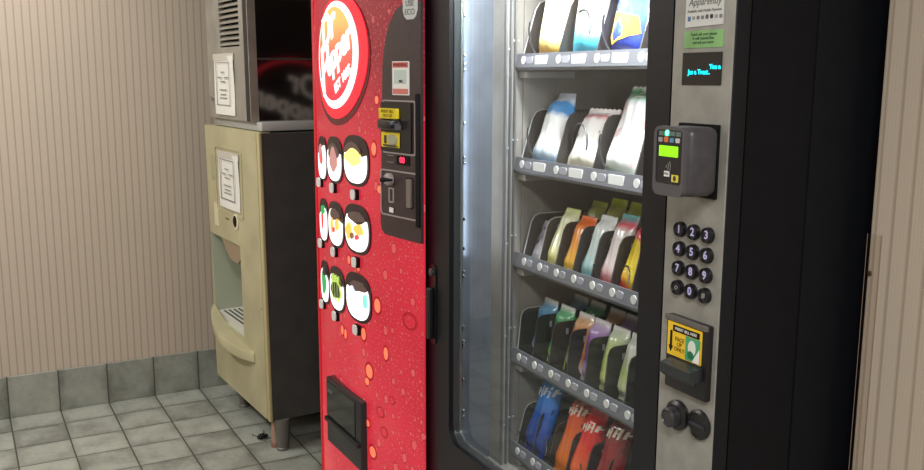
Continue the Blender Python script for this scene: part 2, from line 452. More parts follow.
# logo
logo_d = M('logo_shadow', (90, 12, 26), .3, emit=.25); logo_r = M('logo_red', (228, 26, 48), .3, emit=.85)
wht = M('backlit_white', (255, 250, 250), .3, emit=1.25)
n = NT('logo_disc'); n.co()
cc = n.ramp(n.math('MULTIPLY_ADD', n.z, 3.3, -4.55), [(.15, lin((212, 40, 60))), (.55, lin((226, 92, 76))), (.85, lin((250, 172, 96)))])
n.set(cc, .3, emit=cc, strength=.9); disc = n.m
LC = (-.095, 1.53); tl = R(12)
lg = MB().poly(ell(LC[0]+.012, LC[1]-.012, .235, .188, 48, tl), -.002, .002, slices=SL).build('logo', logo_d, sm, wrp(0))
MB().poly(ell(LC[0]+.012, LC[1]-.002, .225, .178, 48, tl), -.004, .001, slices=SL).build('logo_field', logo_r, lg, wrp(0))
MB().poly(ell(LC[0]-.004, LC[1]+.004, .182, .155, 48, tl), -.006, .001, slices=SL).build('logo_ring', wht, lg, wrp(0))
MB().poly(ell(LC[0]-.014, LC[1]+.008, .157, .136, 48, tl), -.0075, .001, slices=SL).build('logo_disc', disc, lg, wrp(0))
def lw(off): return lambda c: Vector((c.x, c.y + sf(c.x) - off, c.z))
text('logo_lettering', 'Dr', wht, lg, .13, T((-.16, 0, 1.61)) @ RY(-22), bold=.0035, shear=.25, warp=lw(.0085), spacing=.95)
text('logo_lettering', 'P', wht, lg, .20, T((-.205, 0, 1.485)) @ RY(-22), bold=.0035, shear=.25, warp=lw(.0085))
text('logo_lettering', 'epper', wht, lg, .106, T((-.068, 0, 1.545)) @ RY(-24), bold=.0035, shear=.2, warp=lw(.0085), spacing=.92)
text('logo_lettering', 'EST 1885', wht, lg, .038, T((-.03, 0, 1.465)) @ RY(-26), bold=.001, warp=lw(.0085))

# nine flavour windows and their buttons
wrim = M('window_shadow', (40, 22, 26), .3, emit=.15)
fl = {0: [(-.278, .063), (-.132, .08), (.045, .092)], 1: [(-.276, .061), (-.131, .081), (.046, .094)], 2: [(-.278, .062), (-.131, .08), (.046, .094)]}
ztop = (1.225, 1.025, .82)
col = lambda nm, c, e=.9: M('print_'+nm, c, .3, emit=e)
P = dict(yellow=col('yellow', (250, 226, 120), 1.1), pink=col('pink', (176, 126, 122), .8), grey=col('grey', (84, 66, 62), .45), red=col('red', (214, 60, 70)), green=col('green', (40, 150, 80)),
         orange=col('orange', (238, 176, 80), 1.0), dark=col('dark', (36, 44, 40), .5), lime=col('lime', (170, 200, 90), .8), mint=col('mint', (120, 214, 190), .9), blue=col('pale_blue', (198, 208, 240), 1.0), brown=col('brown', (120, 90, 60), .6))
pics = [[[('pink', -.2, .35, .5, .5), ('red', .1, .1, .25, .3)], [('grey', 0, .5, .8, .45), ('pink', .05, .12, .55, .62)], [('grey', -.2, .62, .75, .35), ('yellow', -.1, .25, .75, .4)]],
        [[('red', -.1, .2, .3, .6), ('green', .1, .72, .5, .25)], [('grey', 0, .66, .7, .3), ('orange', -.35, .0, .22, .4), ('orange', .42, .15, .25, .3), ('red', -.05, -.2, .12, .14)], [('grey', .05, .72, .75, .25), ('orange', .3, .1, .42, .26), ('orange', -.55, -.1, .28, .4), ('brown', -.25, -.3, .13, .16), ('red', .2, -.3, .12, .12)]],
        [[('green', 0, .1, .6, .7), ('dark', .2, .75, .5, .2)], [('grey', 0, .68, .75, .28), ('lime', .05, .1, .8, .52), ('dark', .05, .08, .66, .44)], [('grey', .15, .72, .72, .26), ('blue', -.45, .05, .4, .55), ('mint', .78, .1, .16, .35)]]]
for r in range(3):
    for c in range(3):
        x, hw = fl[r][c]; z = ztop[r] + (.008 if c == 2 else (-.004 if c == 1 else -.012)); hh = .074 if c == 2 else .072
        wd = MB().poly(ell(x, z, hw, hh, 36, 0, 2.7), -.004, .004, slices=SL).build('flavor_window', wrim, sm, wrp(0))
        op_ = ell(x+.002, z-.004, hw*.86, hh*.82, 36, 0, 2.5)
        op_ = [(a, min(b, z + hh*(.42 + .22*math.sin((a-x)/hw*2.6 + r + c*1.7)))) for a, b in op_]
        pc = MB().poly(op_, -.006, 0, slices=SL).build('picture', wht, wd, wrp(0))
        k = 0
        for (cn, px, pz, rx, rz) in pics[r][c]:
            k += 1
            rx_, rz_ = min(rx, .97-abs(px)), min(rz, .97-abs(pz))
            pts = [(x+hw*.86*px + hw*.84*rx_*math.cos(t)*(1+.12*math.sin(3*t+k+c)), z-.004+hh*.82*pz*.95 + hh*.80*rz_*math.sin(t)*(1+.1*math.cos(4*t+r))) for t in [2*math.pi*i/24 for i in range(24)]]
            MB().poly(pts, -.006-.0012*k, -.004, slices=SL).build('print_patch', P[cn], wd, wrp(0))
        if (r, c) == (2, 1):
            for i in range(3):
                xx = x-.032+.026*i
                MB().poly([(xx, z+.045), (xx+.02, z+.05), (xx+.012, z+.005), (xx+.016, z-.035), (xx+.004, z-.028)], -.0096, -.007).build('claw_stripe', P['lime'], wd, wrp(0))
        bz = ztop[r] - .0885; bx = (-.30, -.135, .046)[c]; yb = sf(bx)
        bt = MB().box((bx-.017, yb-.011, bz-.016), (bx+.017, yb+.004, bz+.014), .002).build('selection_button', matte, sm)
        MB().poly(rrect(bx-.017, bz-.016, bx+.015, bz+.014, .010, 4), yb-.014, yb-.0105).build('button_cap', M('button_grey', (226, 226, 226), .35), bt)

# payment panel
pay = M('payment_dark', (62, 48, 50), .38, grain=50); payb = M('payment_black', (24, 22, 24), .3)
outl = M('outline_grey', (160, 150, 150), .4)
pp = [(.196, 1.075), (.203, 1.055), (.218, 1.046), (.386, 1.043), (.386, 1.66), (.33, 1.66), (.285, 1.645), (.25, 1.61), (.228, 1.565), (.214, 1.5)]
pn = MB().poly(pp, -.006, .004, slices=SL).build('payment_panel', pay, sm, wrp(0))
pn.location = (.010, 0, 0)
def frame(x0, z0, x1, z1, r, name, par, off):
    MB().ring(rrect(x0, z0, x1, z1, r, 4), rrect(x0+.004, z0+.004, x1-.004, z1-.004, r*.7, 4), -.001, .001).build(name, outl, par, wrp(off))
frame(.214, 1.27, .367, 1.412, .008, 'outline', pn, .0068); frame(.200, 1.10, .376, 1.226, .012, 'outline', pn, .0068)
ba = MB().poly(rrect(.221, 1.276, .361, 1.406, .004, 3), -.006, .004).build('bill_acceptor', payb, sm, wrp(.0065))
MB().poly(rrect(.225, 1.363, .311, 1.39, .002, 2), -.0075, 0).build('instruction_label', yel, ba, wrp(.0125))
text('label_text', 'INSERT BILL\nFACE UP', M('brown_ink', (150, 120, 20), .6), ba, .0115, T((.268, 0, 1.3765)), warp=wrp(.0205), depth=.0003)
MB().box((.236, sf(.26)-.034, 1.338), (.312, sf(.3)-.012, 1.36), .005, 2).build('bill_mouth', blk2, ba)
MB().poly([(.232, 1.36), (.305, 1.36), (.318, 1.345), (.318, 1.335), (.232, 1.335)], -.016, .002).build('mouth_bezel', M('bezel_grey', (84, 82, 84), .4), ba, wrp(.0125))
yl = MB().poly(rrect(.227, 1.287, .313, 1.327, .002, 2), -.0015, 0).build('instruction_label', yel, ba, wrp(.0125))
MB().poly(ell(.282, 1.308, .024, .014, 20), -.003, 0).build('banknote_picture', M('note_grey', (170, 168, 140), .5), yl, wrp(.0125))
MB().box((.235, sf(.25)-.0165, 1.29), (.308, sf(.28)-.013, 1.294)).box((.243, sf(.25)-.0165, 1.297), (.252, sf(.25)-.013, 1.318)).build('banknote_arrow', ink, yl)
MB().poly(rrect(.370, 1.085, .384, 1.43, .004, 3), -.004, .003).build('edge_recess', matte, pn, wrp(.0065))
ld = MB().poly(rrect(.283, 1.243, .34, 1.267, .003, 3), -.002, .003).build('credit_display', matte, pn, wrp(.0065))
text('display_digits', '00', M('red_led', (255, 40, 70), .4, emit=3.), ld, .022, T((.311, 0, 1.2555)), warp=wrp(.0095))
MB().box((.235, sf(.25)-.0085, 1.264), (.275, sf(.25)-.006, 1.2655)).box((.232, sf(.25)-.0085, 1.246), (.272, sf(.25)-.006, 1.2475)).build('fine_print', inkg, pn)
cl = MB().lathe([(.017, .002), (.017, -.01), (.012, -.016)], (.25, sf(.25)-.0065, 1.20), 'y', 20).build('coin_lever', outl, pn)
MB().tube([(.236, sf(.22)-.022, 1.198), (.25, sf(.25)-.022, 1.2), (.284, sf(.28)-.022, 1.202)], [.007, .006, .003], 10).build('lever_handle', matte, cl)
MB().ring(rrect(.243, 1.137, .268, 1.178, .004, 3), rrect(.247, 1.141, .264, 1.174, .002, 3), -.002, .002).build('coin_slot', outl, pn, wrp(.0065))
MB().poly(rrect(.325, 1.13, .353, 1.212, .003, 3), -.001, .002).build('coin_return_recess', matte, pn, wrp(.0065))
MB().poly(rrect(.334, 1.133, .353, 1.209, .003, 3), -.007, .002).build('coin_return_plate', M('steel_plate', (150, 142, 138), .3, metal=.7), pn, wrp(.0065))
MB().box((.245, sf(.25)-.0085, 1.111), (.268, sf(.25)-.006, 1.124)).build('payment_sticker', white, pn)
# stickers
ws = MB().poly(rrect(.265, 1.425, .34, 1.512, .002, 2), -.001, .001).build('warning_sticker', white, pn, wrp(.0065))
rs = M('sticker_red', (214, 120, 112), .6); gs = M('sticker_pale_green', (196, 212, 206), .6)
for q in (1.496, 1.428): MB().poly(rrect(.268, q, .337, q+.0135, .001, 2), -.0018, .001).build('red_band', rs, ws, wrp(.0065))
MB().poly(rrect(.275, 1.455, .33, 1.49, .001, 2), -.0018, .001).build('pictogram', gs, ws, wrp(.0065))
MB().box((.298, sf(.3)-.0092, 1.458), (.315, sf(.3)-.0085, 1.464)).build('pictogram_mark', ink, ws)
text('label_text', 'WARNING', M('dark_red_ink', (150, 40, 40), .6), ws, .013, T((.303, 0, 1.5025)), warp=wrp(.0088), depth=.0002)
es = MB().poly([(.316, 1.70), (.376, 1.70), (.376, 1.638), (.37, 1.624), (.36, 1.616), (.332, 1.616), (.322, 1.624), (.316, 1.638)], -.0012, .001, slices=SL).build('eco_sticker', M('eco_grey', (205, 208, 208), .5), pn, wrp(.0065))
text('label_text', 'LOW\nUSE\nECO', M('eco_ink', (120, 126, 128), .6), es, .021, T((.346, 0, 1.655)), warp=wrp(.0085), depth=.0003)
# delivery door
dpar = MB().box((-.192, -.056, .300), (.094, .0, .520), .006, 2).build('delivery_door', M('door_charcoal', (40, 39, 41), .35), sm)
MB().box((-.182, -.059, .392), (.055, -.054, .508), .002, 1).build('door_window', M('smoked_pane', (8, 8, 10), .08, spec=.6), dpar)
MB().box((-.165, -.0605, .476), (-.125, -.058, .486)).build('door_mark', M('mark_grey', (90, 90, 92), .5), dpar)
MB().box((-.185, -.068, .375), (.09, -.054, .390), .004, 2).build('door_pull', blk2, dpar)
# logo on the left flank of the cabinet (shows mirrored in the ice maker's side)
fk = M('flank_ring', (236, 60, 80), .3); fw = M('flank_white', (240, 236, 236), .4)
def flank(c): return Vector((-.3955 - .001 + c.y, .35 - c.x, c.z))
sl_ = MB().ring(ell(0, 1.37, .235, .185, 40), ell(0, 1.37, .215, .165, 40), -.002, .001).build('flank_logo', fk, sm, flank)
text('logo_lettering', 'Dr', fw, sl_, .14, T((-.07, 0, 1.43)) @ RY(-18), bold=.0035, shear=.2, warp=lambda c: flank(Vector((c.x, c.y-.002, c.z))))
text('logo_lettering', 'Pepper', fw, sl_, .125, T((0, 0, 1.335)) @ RY(-18), bold=.0035, shear=.2, warp=lambda c: flank(Vector((c.x, c.y-.002, c.z))))

# ------------------------------------------------------------------ snack machine
NO, NR = Vector((-1.02, 1.03, 0)), -2.3
sn = root('snack_machine', NO, NR, 'tall black glass fronted snack vending machine nearest the striped wall corner', 'vending machine')
side = M('cabinet_black', (14, 16, 21), .55, spec=.18, grain=30)
frm = M('door_black', (19, 20, 26), .42, spec=.35, grain=60)
c = MB()
c.box((-1.09, .176, .03), (-.925, .88, 1.83), .003).box((-.165, .176, .03), (0, .88, 1.83), .003).box((-.925, .84, .03), (-.165, .88, 1.83)).box((-.925, .176, .03), (-.165, .84, .46)).box((-.925, .176, 1.78), (-.165, .84, 1.83))
c.build('cabinet', side, sn)
for fx in (-1.03, -.06):
    for fy in (.24, .82): MB().lathe([(.025, .032), (.03, .01), (.03, 0)], (fx, fy, 0), 'z', 14).build('foot', blk, sn)
inn = rrect(-.968, .537, -.203, 1.80, .045, 6)
MB().ring(rrect(-1.097, .06, -.14, 1.83, .006, 6), inn, 0, .034).build('door_frame', frm, sn)
MB().box((-1.095, .034, .06), (-.979, .172, 1.83)).box((-.165, .036, .06), (-.001, .172, 1.83)).box((-.979, .036, .06), (-.165, .172, .454)).box((-.979, .1, 1.78), (-.165, .172, 1.83)).build('door_body', side, sn)
MB().box((-.1395, .0034, .06), (.0, .034, 1.83), .003, 3).build('door_edge', M('door_edge_grey', (22, 23, 28), .5, spec=.25), sn)
gasket = MB().ring(inn, rrect(-.965, .54, -.206, 1.797, .042, 6), .012, .03).build('glass_gasket', M('gasket_dark', (78, 82, 84), .3, metal=.5), sn)
MB().ring(rrect(-.9655, .5395, -.2055, 1.7975, .042, 6), rrect(-.9625, .5425, -.2085, 1.7945, .04, 6), .028, .0345).build('glass_trim', M('trim_bright', (140, 145, 145), .25, metal=.8), gasket)
n = NT('window_glass')
gl = n.node('ShaderNodeBsdfGlossy'); gl.inputs['Roughness'].default_value = .01; gl.inputs[0].default_value = (.9, .95, 1, 1)
tr = n.node('ShaderNodeBsdfTransparent'); tr.inputs[0].default_value = (.955, .97, .965, 1)
fr = n.node('ShaderNodeFresnel'); fr.inputs[0].default_value = 1.45; mx = n.node('ShaderNodeMixShader')
ge = n.node('ShaderNodeNewGeometry')
n.L.new(n.math('MULTIPLY', fr.outputs[0], n.math('SUBTRACT', 1.0, ge.outputs['Backfacing'])), mx.inputs[0]); n.L.new(tr.outputs[0], mx.inputs[1]); n.L.new(gl.outputs[0], mx.inputs[2]); n.L.new(mx.outputs[0], n.out.inputs[0])
MB().poly(rrect(-.967, .539, -.204, 1.799, .043, 6), .03, .036).build('glass_pane', n.m, sn)
# liner
lin_l = M('liner_steel', (100, 108, 119), .34, metal=.35, grain=14); lin_d = M('liner_grey', (134, 131, 126), .5, grain=10)
MB().box((-.978, .036, .47), (-.970, .122, 1.79)).build('side_liner', lin_l, sn)
MB().box((-.976, .122, .47), (-.914, .1755, 1.79)).box((-.925, .176, .47), (-.91, .84, 1.79)).box((-.175, .08, .47), (-.165, .84, 1.79)).box((-.91, .83, .47), (-.175, .84, 1.79)).box((-.97, .036, .455), (-.17, .83, .47)).box((-.91, .176, 1.775), (-.175, .83, 1.785)).build('liner', lin_d, sn)
tagg_ = M('rivet_grey', (165, 168, 170), .4)
rl = M('rail_grey', (120, 124, 128), .35, metal=.6)
for y in (.122, .136, .1485):
    ra = MB().box((-.9145, y, .47), (-.905, y+.004, 1.78)).build('shelf_rail', rl, sn)
    for z in [.58+.24*k for k in range(5)]:
        MB().lathe([(.0025, 0), (.0025, .002)], (-.905, y+.008, z + .02*(y > .13)), 'x', 8).build('rivet', tagg_, ra)
# light tubes
tubem = M('tube_white', (255, 255, 255), .4, emit=14.)
MB().tube([(-.88, .085, 1.745), (-.22, .085, 1.745)], .011, 12).build('light_tube', tubem, sn)
led = M('led_white', (235, 243, 255), .4, emit=9.)
ls = MB().box((-.209, .045, .70), (-.204, .075, 1.77)).build('led_strip', M('led_base', (60, 60, 62), .5), sn)
# door screws along the left edge
for z in (1.62, 1.525, 1.505, 1.49, 1.36, 1.275, 1.262, 1.12, 1.045, .985, .972, .84, .80, .79, .70, .615, .60):
    MB().lathe([(.0045, 0), (.004, -.003), (.002, -.004)], (-.9655+random.uniform(-.002, .002), .042, z), 'y', 10).build('door_screw', chrome, sn)
# handle on the left stile
hd = MB().poly(rrect(-1.075, .775, -1.04, .99, .014, 5), -.004, .01).build('door_handle', payb, sn)
MB().box((-1.066, -.02, .79), (-1.05, -.002, .93), .005, 3).build('handle_lever', blk2, hd)
MB().lathe([(.01, 0), (.01, -.007), (.007, -.009)], (-1.057, -.004, .97), 'y', 16).build('handle_lock', M('lock_grey', (88, 86, 88), .35, metal=.6), hd)

# selection panel
sil = M('panel_silver', (148, 147, 141), .45, metal=.15, grain=25)
pnl = MB().box((-.141, -.003, .06), (-.004, .0002, 1.82), .001, 1).build('selection_panel', sil, sn)
pnl.location = (.004, .003, 0)
def flat(x0, z0, x1, z1, y0, y1, r, name, mat, par): return MB().poly(rrect(x0, z0, x1, z1, r, 4), y0, y1).build(name, mat, par)
dsp = flat(-.115, 1.4605, -.0255, 1.511, -.0045, -.001, .0005, 'display', M('display_black', (26, 23, 25), .25), pnl)
cy = M('cyan_vfd', (0, 214, 235), .4, emit=1.6, erb=(0, 220, 240))
text('display_text', 'Jus a Treat..', cy, dsp, .0105, T((-.100, -.005, 1.4805)), align='LEFT', bold=.0003, depth=.0003)
text('display_text', 'You a', cy, dsp, .0105, T((-.0265, -.005, 1.4885)), align='RIGHT', bold=.0003, depth=.0003)
pa = MB().poly([(-.1125, 1.55), (-.027, 1.552), (-.027, 1.66), (-.1125, 1.66)], -.0045, -.002).build('payment_notice', M('notice_white', (206, 208, 206), .6), pnl)
text('notice_title', 'Apparently', M('title_grey', (95, 98, 98), .7), pa, .0165, T((-.069, -.0048, 1.588)), shear=.25, depth=.0002)
text('notice_text', 'Available with Mobile Payment', M('text_grey', (105, 108, 108), .7), pa, .0062, T((-.0695, -.0048, 1.5745)), depth=.0002)
ic = [(70, 110, 160), (150, 150, 150), (110, 112, 115), (120, 120, 122), (90, 90, 92), (40, 40, 42), (150, 152, 152), (120, 120, 130)]
for k, q in enumerate(ic):
    x = -.1065 + k*.0102
    MB().poly(rrect(x, 1.5615-.002*(k == 0), x+.0065, 1.567+.001*(k in (4, 5)), .0015, 3), -.0049, -.004).build('payment_icon', M('icon', q, .6), pa)
gsr = flat(-.1135, 1.518, -.0245, 1.5445, -.0042, -.002, .001, 'green_sticker', M('sticker_green', (128, 178, 112), .5, grain=25), pnl)
gi = M('green_ink', (62, 84, 58), .7)
text('sticker_text', 'Touch ask your phone\nIt will channel line\nand tell you more', gi, gsr, .0066, T((-.069, -.0045, 1.5325)), depth=.0002, lines=.95)
# card reader
cr = flat(-.1145, 1.285, -.0225, 1.4005, -.008, -.002, .002, 'card_reader', matte, pnl)
cr.location = (.001, 0, 0)
crm = M('reader_grey', (70, 68, 73), .4, grain=60)
MB().box((-.093, -.066, 1.291), (-.0165, -.007, 1.3975), .013, 4).build('reader_body', crm, cr)
MB().ring(rrect(-.0955, 1.2905, -.0235, 1.398, .013, 5), rrect(-.0895, 1.309, -.0285, 1.3925, .006, 5), -.0720, -.0600).build('reader_bezel', M('bezel_dark', (84, 82, 87), .3), cr)
fc = flat(-.0905, 1.308, -.0275, 1.393, -.0705, -.07, .005, 'reader_face', M('face_black', (34, 33, 37), .25), cr)
flat(-.0825, 1.3515, -.0385, 1.368, -.0715, -.0700, .001, 'reader_screen', M('screen_green', (130, 225, 10), .4, emit=.95), fc)
gg = M('led_green', (20, 190, 130), .4, emit=.9); dim = M('led_dim', (92, 112, 106), .4)
for k in range(4):
    x = -.0845 + k*.0135
    MB().box((x, -.0715, 1.3835), (x+.011, -.0702, 1.3905)).build('status_light', gg if k == 1 else dim, fc)
MB().poly(ell(-.0645, 1.3878, .0036, .0046, 16), -.0725, -.0705).build('status_glow', M('led_bright', (120, 255, 200), .4, emit=2.2), fc)
for k, q in enumerate([(150, 150, 155), (214, 110, 60), (80, 140, 170), (200, 200, 196)]):
    x = -.0855 + k*.0135
    MB().poly(rrect(x, 1.3735, x+.0095, 1.3805 if k != 1 else 1.382, .0015, 3), -.0714, -.0702).build('card_logo', M('card_logo', q, .5), fc)
for k in range(3):
    pts = [(-.064+.004*k*math.cos(t)+.004*k*.2, -.0712, 1.336+.0045*(k+.6)*math.sin(t)) for t in [R(-45+15*i) for i in range(7)]]
    MB().tube(pts, .0006, 6).build('contactless_mark', inkg, fc)
ws2 = flat(-.0685, 1.3205, -.0565, 1.329, -.0716, -.0702, .0005, 'white_tag', white, fc)
text('tag_text', 'FREE', ink, ws2, .005, T((-.0625, -.0720, 1.3247)), depth=.0001)
ys = flat(-.0505, 1.3135, -.0355, 1.3245, -.0716, -.0702, .0005, 'yellow_tag', M('tag_yellow', (226, 208, 70), .5), fc)
MB().poly(ell(-.043, 1.319, .0032, .0042, 14), -.0722, -.0710).build('tag_mark', ink, ys)
# keypad
kb = M('key_black', (22, 22, 27), .3); kr = M('key_ring', (62, 62, 66), .35); kd = M('key_digit', (190, 185, 235), .4)
keys = '123456789*0#'
for i, ch in enumerate(keys):
    x = -.1 + .0327*(i % 3); z = 1.2272 - .0325*(i//3)
    k = MB().lathe([(.0128, 0), (.0128, -.006), (.0118, -.0085), (.0105, -.0085), (.0095, -.0065), (.001, -.0062)], (x, -.003, z), 'y', 24).build('key_button', kb, pnl)
    if ch == '*': MB().ring(ell(x, z, .0036, .0036, 14), ell(x, z, .0024, .0024, 14), -.0105, -.009).build('key_digit', inkg, k)
    else: text('key_digit', ch, kd if ch != '#' else inkg, k, .0185 if ch != '#' else .012, T((x, -.0096, z)), bold=.0004, depth=.0004)
# bill acceptor
bl = MB().box((-.1175, -.014, .958), (-.0165, 0, 1.0835), .003).build('bill_acceptor', blk2, pnl)
bl.location = (.003, 0, 0)
MB().box((-.1185, -.018, 1.075), (-.0165, -.012, 1.0835), .001, 1).build('bezel_top', M('bezel_shine', (96, 94, 90), .3), bl)
MB().poly([(-.012, 1.014), (-.04, 1.008), (-.04, .992), (-.03, .984), (-.03, .99), (-.012, .99)], -.100, -.026, 'x').build('bill_mouth', M('mouth_grey', (42, 48, 50), .3), bl)
MB().box((-.099, -.034, .9885), (-.031, -.013, .9925)).build('mouth_slot', matte, bl)
bla = flat(-.112, 1.016, -.029, 1.073, -.0155, -.013, .001, 'bill_label', M('label_yellow', (236, 196, 40), .45), bl)
MB().box((-.098, -.0165, 1.0585), (-.034, -.015, 1.0685)).build('label_banner', matte, bla)
text('label_text', 'INSERT BILL HERE', white, bla, .0068, T((-.066, -.0168, 1.0635)), depth=.0002)
MB().poly([(-.1045, 1.058), (-.1, 1.058), (-.1, 1.032), (-.097, 1.032), (-.1025, 1.022), (-.1075, 1.032), (-.1045, 1.032)], -.0165, -.015).build('down_arrow', matte, bla)
text('label_text', 'FACE\nUP\nONLY', M('label_brown', (110, 70, 20), .6), bla, .0095, T((-.081, -.0162, 1.0375)), depth=.0002, lines=.9)
nt = MB().box((-.066, -.0165, 1.018), (-.032, -.0150, 1.057)).build('banknote_picture', M('note_green', (70, 160, 120), .5), bla)
MB().poly(ell(-.05, 1.04, .009, .013, 20), -.0172, -.016).build('portrait', M('note_pale', (220, 226, 214), .5), nt)
MB().poly([(-.048, 1.018), (-.032, 1.018), (-.032, 1.042)], -.0172, -.016).build('note_corner', white, nt)
MB().poly(ell(-.052, 1.0285, .007, .0065, 14), -.0178, -.0165).build('portrait_coat', M('note_dark', (20, 110, 70), .5), nt)
# coin button and coin slot
cb = MB().lathe([(.0255, 0), (.0255, -.008), (.02, -.012)], (-.0855, -.003, .9125), 'y', 28).build('coin_return_button', blk2, pnl)
MB().lathe([(.0165, -.01), (.0165, -.026), (.0135, -.029), (.012, -.027)], (-.0835, -.003, .9125), 'y', 24).build('button_cap', M('cap_grey', (52, 52, 56), .35), cb)
cs = MB().lathe([(.025, 0), (.025, -.005), (.021, -.008), (.02, -.006), (.001, -.005)], (-.0335, -.003, .9135), 'y', 28).build('coin_slot', blk2, pnl)
MB().box((-.052, -.012, .911), (-.015, -.008, .916), .001).build('slot_bar', M('slot_grey', (46, 48, 56), .3), cs)

# ------------------------------------------------------------------ shelves
ZS = [1.4925, 1.242, 1.002, .751, .498]
LX = -.905
bnd = [[-.90, -.745, -.595, -.445, -.295], [-.90, -.745, -.595, -.445, -.295], [-.882+.0735*k for k in range(9)], [-.90+.0755*k for k in range(9)], [-.90+.0755*k for k in range(9)]]
lean = [.045, .04, .03, .012, .03]; ph = [.15, .136, .118, .122, .118]
traym = M('tray_grey', (96, 96, 98), .35, metal=.5); strip = M('price_strip', (92, 94, 100), .3)
tagw = M('tag_white', (208, 208, 206), .5); tagg = M('tag_grey', (150, 150, 158), .5)
platem = M('divider_charcoal', (52, 49, 48), .35); coilm = M('coil_wire', (70, 70, 74), .35, metal=.3); wirem = M('plate_outline', (170, 170, 172), .3)
for si, z0 in enumerate(ZS):
    tr = MB().box((LX, .156, z0+.008), (-.178, .66, z0+.014)).box((LX, .150, z0-.004), (-.178, .158, z0+.004), .001, 1).build('shelf_tray', traym, sn)
    MB().poly([(.148, z0+.003), (.154, z0+.036), (.158, z0+.036), (.158, z0+.003)], LX, -.178, 'x').build('price_strip', strip, tr)
    MB().box((LX, .16, z0-.022), (LX+.035, .30, z0-.006), .001, 1).build('shelf_bracket', M('bracket_pale', (176, 176, 172), .4, metal=.3), tr)
    pit = bnd[si][1]-bnd[si][0]
    ty = lambda z: .1478 + (z-z0-.003)*.18
    for k, xb in enumerate(bnd[si]):
        if xb < -.25:
            zc = z0+.020; yy = .1505
            MB().lathe([(.0095, .002), (.0095, -.0012)], (xb+.03, yy, zc), 'y', 18).build('number_tag', tagw, tr)
            MB().poly(rrect(xb+.045, zc-.008, xb+min(pit-.006, .074), zc+.008, .005, 4), yy-.0014, yy+.002).build('price_tag', tagg, tr)
            if pit > .1:
                MB().poly(rrect(xb+.085, zc-.010, xb+pit-.018, zc+.010, .002, 3), yy-.0014, yy+.002).build('price_tag', tagw, tr)
        # divider plate, front edge leaning back
        h, ln = ph[si], lean[si]; zb = z0+.014
        pts = [(.163, zb), (.163+ln*.85, zb+h*.85), (.163+ln+.004, zb+h*.96), (.163+ln+.016, zb+h), (.60, zb+h), (.60, zb)]
        pl = MB().poly(pts, xb-.002, xb+.002, 'x').build('divider_plate', platem, tr)
        if k == 0 or (si == 2 and k == 1):
            MB().tube([(xb+.001, .162, zb), (xb+.001, .162+ln*.85, zb+h*.85), (xb+.001, .163+ln+.004, zb+h*.965), (xb+.001, .163+ln+.018, zb+h+.001), (xb+.001, .30, zb+h+.001)], .0016, 6).build('plate_edge', wirem, pl)
        if si >= 2 and 0 < k: MB().box((xb+.0015, .205+ln*.4, zb+h*.74), (xb+.0028, .212+ln*.4, zb+h*.86)).build('plate_catchlight', tagg, pl)  # catch light on the plate, painted as a small pale block
    # coils
    for k, xb in enumerate(bnd[si]):
        x2 = bnd[si][k+1] if k+1 < len(bnd[si]) else xb+pit
        if x2 > -.17: continue
        if si == 2 and k not in (4, 5): continue
        if si == 3: continue
        r = min(.056, pit*.5-.007); cxx = (xb+x2)/2; cz = z0+.016+r
        turns = 5; pts = []
        for i in range(turns*22+1):
            a = 2*math.pi*i/22 + (0 if k % 2 else 2.4)
            pts.append((cxx+math.cos(a)*r, .163 + .40*i/(turns*22), cz+math.sin(a)*r))
        MB().tube(pts, .0023 if pit > .1 else .0016, 6).build('vend_coil', coilm, tr)
# row of thin grey bars at the right of the fourth shelf
st = MB().box((-.325, .152, .765), (-.32, .20, .875))
for k in range(11): st.box((-.318, .150, .77+.0095*k), (-.205, .154, .774+.0095*k))
st.build('bar_row', M('bar_grey', (96, 95, 94), .4), sn)

